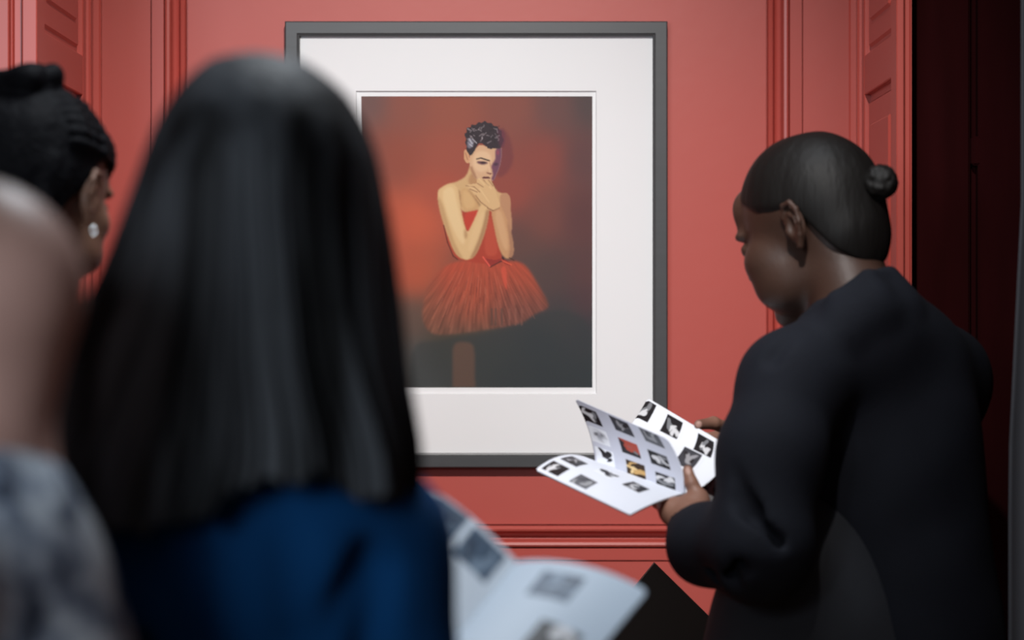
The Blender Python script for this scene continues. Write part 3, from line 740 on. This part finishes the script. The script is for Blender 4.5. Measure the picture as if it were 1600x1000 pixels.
# jacket
S = SDF()
S.ell(P(1375, 700, 4.0), (.142, .125, .21), k=.05); S.ell(P(1385, 900, 3.99), (.135, .13, .22), k=.06); S.ell(P(1415, 1080, 3.99), (.135, .15, .25), k=.06)
S.chain([P(1238, 598, 3.86), P(1350, 522, 3.93), P(1465, 590, 4.10)], [.066, .060, .066], .06)
col = [P(1388, 432, 3.925), P(1356, 436, 3.875), P(1308, 470, 3.865), P(1266, 506, 3.91), P(1282, 508, 4.00), P(1340, 470, 4.03), P(1384, 438, 3.98), P(1388, 432, 3.925)]
S.chain(col, [.013]*8, .008)
S.chain([q+np.array([.004, -.001, -.016]) for q in col], [.015]*8, .01)
S.chain([q+np.array([.006, -.002, -.040]) for q in col], [.022]*8, .03)
S.chain([P(1236, 598, 3.86), P(1206, 710, 3.81), P(1186, 860, 3.765)], [.068, .066, .066], .03)
S.chain([P(1186, 862, 3.765), P(1108, 852, 3.86), P(1083, 828, 3.915)], [.066, .053, .036], .025)
S.chain([P(1462, 605, 4.10), P(1405, 850, 4.32), P(1190, 714, 4.285)], [.064, .058, .040], .06)
# creases
gr = [((1112, 835, 3.80), (1150, 905, 3.72)), ((1122, 815, 3.78), (1168, 898, 3.70)), ((1098, 850, 3.82), (1130, 900, 3.76)), ((1150, 780, 3.735), (1215, 850, 3.71)), ((1140, 730, 3.745), (1180, 800, 3.73)),
      ((1250, 500, 3.82), (1205, 560, 3.80)), ((1235, 800, 3.79), (1205, 920, 3.77))]
for a, b in gr: S.cap(P(*a), P(*b), .004, .007, .016, True)
for a, b in (((1102, 845, 3.815), (1138, 905, 3.74)), ((1118, 825, 3.79), (1160, 902, 3.71))): S.cap(P(*a)+np.array([.012, 0, .002]), P(*b)+np.array([.012, 0, .002]), .006, .008, .012)
S.cap(P(1080, 814, 3.925), P(1070, 795, 3.95), .0285, .027, .004, True)
S.cap(w1(-.035, 0, -.045), P(1345, 500, 3.93), .050, .052, .006, True)
jn = lambda X, Y, Z: .0035*vnoise(X, Y, Z, 3, ((22, 1.0), (55, .5)))
x_ = axis(.16, .84, .0055); y_ = axis(-1.45, -.50, .0065); z_ = axis(.72, 1.52, .0055)
sdf_obj('jacket', S, (x_, y_, z_), M['jacket'], p1, noise=jn)
S = SDF(); S.ell(P(1262, 1085, 3.92), (.148, .125, .27), k=.03); S.ell(P(1300, 1200, 3.95), (.165, .14, .22), k=.05)
S.cap(P(1110, 950, 3.86), P(1170, 985, 3.80), .003, .006, .012, True)
sdf_obj('tunic', S, (axis(.20, .66, .006), axis(-1.3, -.8, .006), axis(.55, 1.25, .006)), M['tunic'], p1, noise=jn)
St.ell((hips[0], hips[1], .90), (.14, .13, .14), k=.04)
sdf_obj('trousers', St, (axis(.25, .75, .012), axis(-1.35, -.75, .012), axis(.06, 1.05, .014)), M['trouser'], p1)
Ss.plane_cut((0, 0, .002), (0, 0, -1), (.1, -1.4, -.1), (.8, -.6, .06))
sdf_obj('shoes', Ss, (axis(.1, .75, .007), axis(-1.35, -.7, .007), axis(-.01, .12, .006)), M['shoe'], p1)

# ---------- person with long black hair and blue top, nearest the camera
A2 = frame_axes(math.radians(86), math.radians(6)); O2 = P(412, 362, 2.27)
p2 = empty('person', (O2[0], O2[1]-.02, 0), 'person with long straight black hair in blue top seen from behind', 'person')
S = SDF(); w2 = add_head(S, O2, A2)
S.cap(w2(-.03, 0, -.05), P(400, 720, 2.27), .05, .055, .03)
S.chain([P(160, 860, 2.28), P(395, 790, 2.26), P(585, 850, 2.28)], [.04, .045, .038], .04)
S.ell(P(385, 1060, 2.28), (.125, .085, .2), k=.05); S.ell((O2[0], O2[1]-.01, .98), (.13, .09, .16), k=.05)
wr2 = P(800, 1120, 2.56)
S.chain([P(585, 860, 2.28), P(640, 1290, 2.27), wr2], [.038, .032, .024], .02)
S.chain([P(165, 870, 2.28), P(130, 1290, 2.27), P(420, 1180, 2.52)], [.038, .032, .024], .02)
add_hand(S, wr2, (.2, .9, -.05), (-.4, 0, .9), -1, [(.15, .3, .3)]*4, .08, sc=.9)
add_hand(S, P(420, 1180, 2.52), (.6, .6, .2), (.4, 0, .9), 1, [(.15, .3, .3)]*4, .08, sc=.9)
St, Ss = SDF(), SDF()
legs(S, St, Ss, (O2[0]-.075, O2[1], .86), (O2[0]+.075, O2[1], .86), (.05, 1))
bc2 = np.array([.34, .2, .14])
x_ = axis(-.50, .22, .012, ((-.30, -.10, .0045), (-.10, .04, .006))); y_ = axis(O2[1]-.2, O2[1]+.48, .012, ((O2[1]-.02, O2[1]+.13, .0045),)); z_ = axis(0, 1.66, .014, ((1.02, 1.14, .005), (1.36, 1.64, .004)))
sdf_obj('body', S, (x_, y_, z_), M['skin'], p2, cols=lambda V: skin_cols(V, bc2, face_spots(w2, A2, bc2, (.4, .12, .1))))
# long hair: rings that follow the outline of the hair, clumped into locks
sil = np.array([(84, 392, 408), (87, 360, 440), (95, 328, 474), (120, 298, 512), (150, 272, 545), (200, 243, 575), (250, 225, 592), (300, 208, 602), (350, 190, 611), (400, 172, 619), (450, 150, 625), (500, 124, 631), (550, 100, 636), (600, 84, 642), (650, 74, 651), (700, 67, 658), (740, 66, 658), (800, 76, 652)], float)
D2 = 2.27; NT, NR = 520, 170
th = np.arange(NT)/NT*2*math.pi
ct, st_ = np.cos(th), np.sin(th)
xr = (ct+1)/2
hem = np.interp(xr, [0, .12, .45, .52, .62, .80, .92, 1], [770, 812, 806, 752, 738, 742, 776, 770])
r5 = np.random.RandomState(11)
lockph = [r5.rand()*6.28 for _ in range(8)]
lk = lambda a: (.5*np.sin(a*9+lockph[0])+.6*np.sin(a*17+lockph[1])+.5*np.sin(a*31+lockph[2])+.35*np.sin(a*53+lockph[3])+.2*np.sin(a*97+lockph[4]))
hem = hem+10*lk(th)+r5.randn(NT)*3
Vh = []
yd = np.arange(84, 860, 1.0)
def sm(v, n, keep=30):
    p = np.pad(v, n, mode='edge'); s_ = np.convolve(p, np.ones(2*n+1)/(2*n+1), 'same')[n:-n]
    w_ = np.clip((yd-84-keep*.3)/keep, 0, 1); return v*(1-w_)+s_*w_
Ld = sm(sm(np.interp(yd, sil[:, 0], sil[:, 1]), 12), 12); Rd = sm(sm(np.interp(yd, sil[:, 0], sil[:, 2]), 12), 12)
sd = np.clip((yd-82)/240, 0, 1); bd = .004+.116*np.sqrt(1-(1-sd)**2)+.012*np.clip((yd-500)/300, 0, 1)
q_ = np.clip((yd-170)/200, 0, 1); fd = (.004+.094*np.sqrt(1-(1-np.clip((yd-82)/170, 0, 1))**2))*(1-q_*q_*(3-2*q_))+.012
for i in range(NR):
    t = i/(NR-1); tt = t**1.35 if t < 1 else 1
    ypx = 84+(hem-84)*tt
    Lh = np.interp(ypx, yd, Ld); Rh = np.interp(ypx, yd, Rd)
    c = (Lh+Rh)/2; a = (Rh-Lh)/2
    z = CAMZ-(ypx-500)*D2/FPX; xc = (c-800)*D2/FPX; aa = a*D2/FPX
    crown = np.clip((ypx-84)/230, 0, 1)
    bb = np.interp(ypx, yd, bd); bf = np.interp(ypx, yd, fd)
    dep = np.where(st_ > 0, bb, bf)
    amp = np.interp(ypx, [84, 180, 350, 600, 800], [.0, .008, .035, .085, .11])
    tw = th+.12*np.sin(ypx/130+th*2)
    g = 1+amp*lk(tw)*.55
    g = np.where(abs(ct) > .93, 1+(g-1)*.35, g)
    x = xc+aa*ct*g; y = CAMY+D2-.005-dep*st_*g
    if i == NR-1: pass
    Vh.append(np.stack([x, y, z], 1))
Vh = np.array(Vh); top = Vh[0].mean(0)+np.array([0, 0, .002]); 
inner = Vh[-1]*1.0; cen = inner.mean(0); inner = cen+(inner-cen)*.55; inner[:, 2] = CAMZ-(690-500)*D2/FPX
allv = np.concatenate([top[None], Vh.reshape(-1, 3), inner, (inner.mean(0))[None]])
fs = []
k = np.arange(NT); k2 = (k+1) % NT
fs += [(0, 1+a, 1+b) for a, b in zip(k, k2)]
for i in range(NR):
    a = 1+i*NT; b = 1+(i+1)*NT
    fs += [(a+q, b+q, b+r, a+r) for q, r in zip(k, k2)]
last = 1+(NR)*NT; fs += [(last+q, last+NT, last+r) for q, r in zip(k, k2)]
mesh_obj('hair', allv, fs, M['hair2'], p2, smooth=True)
S = SDF()
S.chain([P(152, 856, 2.28), P(280, 800, 2.26), P(395, 785, 2.255), P(500, 792, 2.26), P(588, 846, 2.28)], [.054, .050, .048, .052, .051], .03)
S.ell(P(385, 1060, 2.28), (.140, .104, .20), k=.05); S.ell(P(395, 900, 2.265), (.13, .102, .11), k=.05); S.ell((O2[0], O2[1]-.01, .98), (.145, .108, .16), k=.06)
S.chain([P(588, 848, 2.28), P(640, 1290, 2.27), P(770, 1170, 2.5)], [.053, .052, .036], .03)
S.chain([P(152, 860, 2.28), P(130, 1290, 2.27), P(380, 1200, 2.48)], [.054, .05, .036], .03)
S.cap(w2(-.03, 0, -.05), P(400, 700, 2.27), .052, .054, .006, True)
for a, b in (((560, 870, 2.2), (520, 1000, 2.17)), ((590, 900, 2.2), (570, 1080, 2.2)), ((300, 860, 2.17), (290, 1000, 2.16)), ((230, 900, 2.2), (240, 1050, 2.2)), ((450, 840, 2.155), (470, 990, 2.16))): S.cap(P(*a), P(*b), .006, .01, .03, True)
bn_ = lambda X, Y, Z: .003*vnoise(X, Y, Z, 5, ((25, 1.0), (60, .4)))
sdf_obj('blue_top', S, (axis(-.46, .14, .006), axis(O2[1]-.2, O2[1]+.34, .007), axis(.80, 1.34, .006)), M['blue'], p2, noise=bn_)
St.ell((O2[0], O2[1], .90), (.145, .11, .14), k=.04)
sdf_obj('trousers', St, (axis(-.40, .02, .012), axis(O2[1]-.2, O2[1]+.25, .012), axis(.06, 1.05, .014)), M['trouser'], p2)
Ss.plane_cut((0, 0, .002), (0, 0, -1), (-.6, -4, -.1), (.2, -2, .06))
sdf_obj('shoes', Ss, (axis(-.42, .05, .007), axis(O2[1]-.15, O2[1]+.3, .007), axis(-.01, .12, .006)), M['shoe'], p2)

# ---------- person with braided dark hair, far left
A3 = frame_axes(math.radians(66), math.radians(12)); O3 = P(60, 305, 3.4)
p3 = empty('person', (O3[0]-.02, O3[1]-.05, 0), 'person with dark braided pinned-up hair and an earring, at far left behind the others', 'person')
S = SDF(); w3 = add_head(S, O3, A3, ear_x=-.005, ear_z=-.008)
S.cap(w3(-.035, 0, -.05), P(40, 530, 3.33), .052, .06, .03)
S.chain([P(-150, 600, 3.32), P(40, 550, 3.32), P(190, 600, 3.36)], [.045, .05, .045], .04)
S.ell(P(30, 780, 3.34), (.13, .09, .22), k=.05); S.ell((O3[0]-.02, O3[1]-.05, .95), (.13, .1, .16), k=.05)
for sx, q in ((1, (195, 610, 3.36)), (-1, (-155, 610, 3.32))):
    e_ = P(q[0]+sx*10, 960, q[2]-.01); wr = e_+np.array([-.04*sx, .16, -.10])
    S.chain([P(*q), e_, wr], [.042, .036, .026], .02); add_hand(S, wr, (-.2*sx, .7, -.5), (-.9*sx, 0, .1), sx*-1 if sx > 0 else 1, [(.2, .3, .3)]*4, .06, sc=.9)
St, Ss = SDF(), SDF(); legs(S, St, Ss, (O3[0]-.1, O3[1]-.05, .86), (O3[0]+.05, O3[1]-.05, .86), (.3, .95))
bc3 = np.array([.20, .105, .07])
sdf_obj('body', S, (axis(-.80, -.33, .012, ((-.66, -.44, .003),)), axis(O3[1]-.25, O3[1]+.35, .012, ((O3[1]-.11, O3[1]+.13, .003),)), axis(0, 1.72, .014, ((1.42, 1.70, .003),))), M['skin'], p3, cols=lambda V: skin_cols(V, bc3, face_spots(w3, A3, bc3, (.3, .08, .07))))
F_, L_, U_ = A3; R3 = np.stack(A3, 1); S = SDF()
S.ell(w3(-.018, 0, .036), (.102, .081, .090), R3, .01); S.ell(w3(-.05, 0, -.01), (.066, .070, .085), R3, .02)
S.plane_cut(w3(.0, 0, .028), F_*.80-U_*.60, O3-.2, O3+.2, .008)
for s in (-1, 1): S.ell(w3(.012, .088*s, -.012), (.034, .034, .040), R3, .008, True)
# braids running back over the head
for k in range(-9, 10):
    ph = k*.155; pts = []
    for j in range(15):
        a = -.35+j*.19; x = .106*math.cos(a)-.018; u = .090*math.sin(a)*math.cos(ph)+.034; l = .083*math.sin(max(a, .25))*math.sin(ph)
        pts.append(w3(x, l*1.0, u))
    S.chain(pts[2:13], [.0042+.0014*(j % 2) for j in range(11)], .005)
S.chain([w3(-.05, .05, .125), w3(-.02, .01, .138), w3(-.045, -.03, .132), w3(-.08, -.02, .118), w3(-.085, .03, .112), w3(-.05, .05, .125)], [.012, .015, .012, .015, .012, .012], .012)
S.chain([w3(-.07, -.055, .02), w3(-.078, -.052, -.03), w3(-.066, -.045, -.075), w3(-.05, -.04, -.105)], [.016, .016, .013, .008], .006)
S.chain([w3(-.09, -.02, .0), w3(-.09, -.02, -.05), w3(-.075, -.015, -.095)], [.018, .016, .010], .006)
h3 = lambda X, Y, Z: .0018*vnoise(X, Y, Z, 9, ((120, 1.0), (260, .6)))
sdf_obj('hair', S, (ha(O3[0], .16, .0028), ha(O3[1], .17, .0028), ha(O3[2]+.01, .17, .0028)), M['hair3'], p3, noise=h3)
S = SDF(); eb = w3(-.001, -.082, -.036)
for j in range(12):
    a0, a1 = j/12*6.283, (j+1)/12*6.283; c0 = eb+np.array([0, -.004, -.008])
    S.cap(c0+np.array([math.cos(a0)*.003, 0, math.sin(a0)*.006]), c0+np.array([math.cos(a1)*.003, 0, math.sin(a1)*.006]), .0013, None, .001)
sdf_obj('earring', S, (ha(eb[0], .014, .0009), ha(eb[1], .016, .0009), axis(eb[2]-.022, eb[2]+.062, .0009)), M['pearl'], p3)
S = SDF(); S.chain([P(-155, 605, 3.32), P(40, 560, 3.31), P(195, 605, 3.36)], [.06, .062, .06], .04); S.ell(P(30, 780, 3.34), (.145, .105, .23), k=.05); S.ell((O3[0]-.02, O3[1]-.05, .95), (.145, .115, .16), k=.05)
for sx, q in ((1, (195, 610, 3.36)), (-1, (-155, 610, 3.32))):
    e_ = P(q[0]+sx*10, 960, q[2]-.01); wr = e_+np.array([-.036*sx, .145, -.09]); S.chain([P(*q), e_, wr], [.056, .05, .038], .03)
sdf_obj('sweater', S, (axis(-.80, -.33, .009), axis(O3[1]-.25, O3[1]+.35, .009), axis(.80, 1.45, .009)), M['plum'], p3, noise=bn_)
St.ell((O3[0]-.02, O3[1]-.05, .90), (.145, .12, .14), k=.04)
sdf_obj('trousers', St, (axis(-.80, -.33, .012), axis(O3[1]-.25, O3[1]+.2, .012), axis(.06, 1.05, .014)), M['trouser'], p3)
Ss.plane_cut((0, 0, .002), (0, 0, -1), (-.9, -4, -.1), (.2, 0, .06))
sdf_obj('shoes', Ss, (axis(-.82, -.28, .007), axis(O3[1]-.2, O3[1]+.3, .007), axis(-.01, .12, .006)), M['shoe'], p3)

# ---------- bald person in a marbled shirt, cut by the left rim
A4 = frame_axes(math.radians(152), math.radians(8)); O4 = P(-84, 545, 2.0)
p4 = empty('person', (O4[0]+.02, O4[1]-.02, 0), 'blurred person with balding head in pale blue and white marbled shirt, at the left rim', 'person')
S = SDF(); w4 = add_head(S, O4, A4)
S.cap(w4(-.030, 0, -.035), P(-62, 800, 1.97), .048, .050, .03)
S.chain([P(-190, 900, 1.82), P(-70, 850, 1.96), P(0, 900, 2.12)], [.045, .05, .045], .04)
S.ell(P(-80, 1150, 1.97), (.10, .13, .22), k=.05); S.ell((O4[0]+.02, O4[1]-.02, .95), (.11, .13, .16), k=.05)
for q in ((-195, 910, 1.82), (0, 930, 2.13)):
    e_ = P(q[0]+40, 1500, q[2]); wr = e_+np.array([-.16, .07, -.06]); S.chain([P(*q), e_, wr], [.044, .038, .028], .02)
    add_hand(S, wr, (-.8, .3, -.3), (0, .3, 1), 1 if q[0] < -10 else -1, [(.2, .3, .3)]*4, .06)
St, Ss = SDF(), SDF(); legs(S, St, Ss, (O4[0], O4[1]-.09, .84), (O4[0]+.03, O4[1]+.07, .84), (-.88, .47))
bc4 = np.array([.50, .30, .25])
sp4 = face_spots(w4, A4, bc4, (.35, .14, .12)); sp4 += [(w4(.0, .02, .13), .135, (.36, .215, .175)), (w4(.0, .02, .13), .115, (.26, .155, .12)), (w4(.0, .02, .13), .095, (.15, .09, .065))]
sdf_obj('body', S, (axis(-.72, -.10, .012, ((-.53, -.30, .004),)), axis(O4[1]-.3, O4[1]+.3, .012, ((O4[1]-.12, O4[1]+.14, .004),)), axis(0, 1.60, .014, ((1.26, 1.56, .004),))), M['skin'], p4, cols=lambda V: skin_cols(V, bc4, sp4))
S = SDF(); S.chain([P(-190, 905, 1.82), P(-60, 850, 1.95), P(-5, 905, 2.12)], [.056, .058, .056], .04)
S.chain([P(-20, 808, 1.98), P(20, 930, 1.98), P(38, 1080, 1.98), P(60, 1300, 1.98)], [.030, .045, .060, .065], .03)
S.ell(P(-70, 1180, 1.97), (.115, .14, .22), k=.05); S.ell((O4[0]+.02, O4[1]-.02, .97), (.12, .145, .16), k=.05)
cn = [P(28, 742, 1.97), P(-20, 758, 1.90), P(-100, 790, 1.89), P(-150, 810, 1.96), P(-100, 790, 2.04), P(-10, 755, 2.03), P(28, 742, 1.97)]
S.chain(cn, [.013]*7, .01); S.chain([q+np.array([0, 0, -.02]) for q in cn], [.018]*7, .015)
for q in ((-195, 910, 1.82), (0, 930, 2.13)):
    e_ = P(q[0]+40, 1500, q[2]); wr = e_+np.array([-.14, .06, -.05]); S.chain([P(*q), e_, wr], [.056, .05, .04], .02)
S.cap(w4(-.030, 0, -.035), P(-62, 800, 1.97), .050, .053, .004, True)
sdf_obj('shirt', S, (axis(-.72, -.20, .006), axis(O4[1]-.3, O4[1]+.3, .007), axis(.80, 1.36, .006)), M['shirt'], p4, noise=bn_)
St.ell((O4[0]+.015, O4[1]-.01, .88), (.12, .145, .14), k=.04)
sdf_obj('trousers', St, (axis(-.60, -.15, .012), axis(O4[1]-.3, O4[1]+.3, .012), axis(.06, 1.02, .014)), M['trouser'], p4)
Ss.plane_cut((0, 0, .002), (0, 0, -1), (-.9, -4, -.1), (.2, 0, .06))
sdf_obj('shoes', Ss, (axis(-.68, -.15, .007), axis(O4[1]-.3, O4[1]+.3, .007), axis(-.01, .12, .006)), M['shoe'], p4)

# ============================================================ DARK POINTED BOARD LOW BY THE WALL
ap = P(1022, 878, 4.45)
dbo = empty('display_board', (ap[0], ap[1]-.02, 0), 'dark brown board with one corner pointing up, standing low before the wall moulding', 'board')
s = .36; a0 = math.radians(-136.5); a1 = math.radians(-51)
e0 = np.array([math.cos(math.radians(-44.5)), 0, math.sin(math.radians(-44.5))])*s; e1 = np.array([math.cos(math.radians(-129)), 0, math.sin(math.radians(-129))])*s
q = [ap, ap+e0, ap+e0+e1, ap+e1]
vs = [tuple(p_+np.array([0, dy, 0])) for dy in (0, -.02) for p_ in q]
mesh_obj('panel', vs, [(0, 1, 2, 3), (7, 6, 5, 4), (0, 4, 5, 1), (1, 5, 6, 2), (2, 6, 7, 3), (3, 7, 4, 0)], M['board'], dbo)
mb = MB(); mb.box(ap[0]-.045, ap[0]-.005, ap[1]-.0, ap[1]+.03, .02, ap[2]-.2, .004); mb.build('post', M['board'], dbo)
mb = MB(); mb.box(ap[0]-.18, ap[0]+.13, ap[1]-.14, ap[1]+.16, 0, .022, .006); mb.build('foot_plate', M['board'], dbo)

# ============================================================ LIGHT AND CAMERA
def area(name, loc, target, size, power, col, spread=None, sy=None):
    l = bpy.data.lights.new(name, 'AREA'); l.energy = power; l.color = col; l.size = size
    if sy: l.shape = 'RECTANGLE'; l.size_y = sy
    if spread: l.spread = math.radians(spread)
    o = bpy.data.objects.new(name, l); C.objects.link(o); o.location = loc
    o.rotation_euler = (Vector(target)-Vector(loc)).to_track_quat('-Z', 'Y').to_euler(); return o
def spot(name, loc, target, power, ang, blend, col, rad=.05):
    l = bpy.data.lights.new(name, 'SPOT'); l.energy = power; l.color = col; l.spot_size = math.radians(ang); l.spot_blend = blend; l.shadow_soft_size = rad
    o = bpy.data.objects.new(name, l); C.objects.link(o); o.location = loc
    o.rotation_euler = (Vector(target)-Vector(loc)).to_track_quat('-Z', 'Y').to_euler(); return o
spot('gallery_spotlight', (.05, -2.9, 3.12), (-.17, 0, 1.18), 370, 43, 1.0, (1, .975, .95), .05)
area('ceiling_light_panel', (.10, -1.55, 3.2), (.05, -2.2, 1.1), .6, 15, (.86, .93, 1.0), spread=95)
area('camera_side_fill', (-1.6, -5.9, 2.2), (.0, -1.8, 1.3), 1.2, 58, (.80, .90, 1.0))  # unseen cool fill added behind the camera to lift the foreground
w = bpy.data.worlds.new('World'); bpy.context.scene.world = w; w.use_nodes = True
w.node_tree.nodes['Background'].inputs['Color'].default_value = (.75, .85, 1, 1); w.node_tree.nodes['Background'].inputs['Strength'].default_value = .07

cam = bpy.data.cameras.new('Camera'); co = bpy.data.objects.new('Camera', cam); C.objects.link(co)
co.location = (0, CAMY, CAMZ); co.rotation_euler = (math.pi/2, 0, 0)
cam.lens = 36*FPX/1600; cam.sensor_width = 36; cam.sensor_fit = 'HORIZONTAL'; cam.clip_start = .05
cam.dof.use_dof = True; cam.dof.focus_distance = 4.6; cam.dof.aperture_fstop = 3.5
sc = bpy.context.scene; sc.camera = co
sc.view_settings.view_transform = 'Standard'; sc.view_settings.look = 'None'; sc.view_settings.gamma = 1; sc.view_settings.exposure = 0.0; sc.view_settings.use_curve_mapping = False
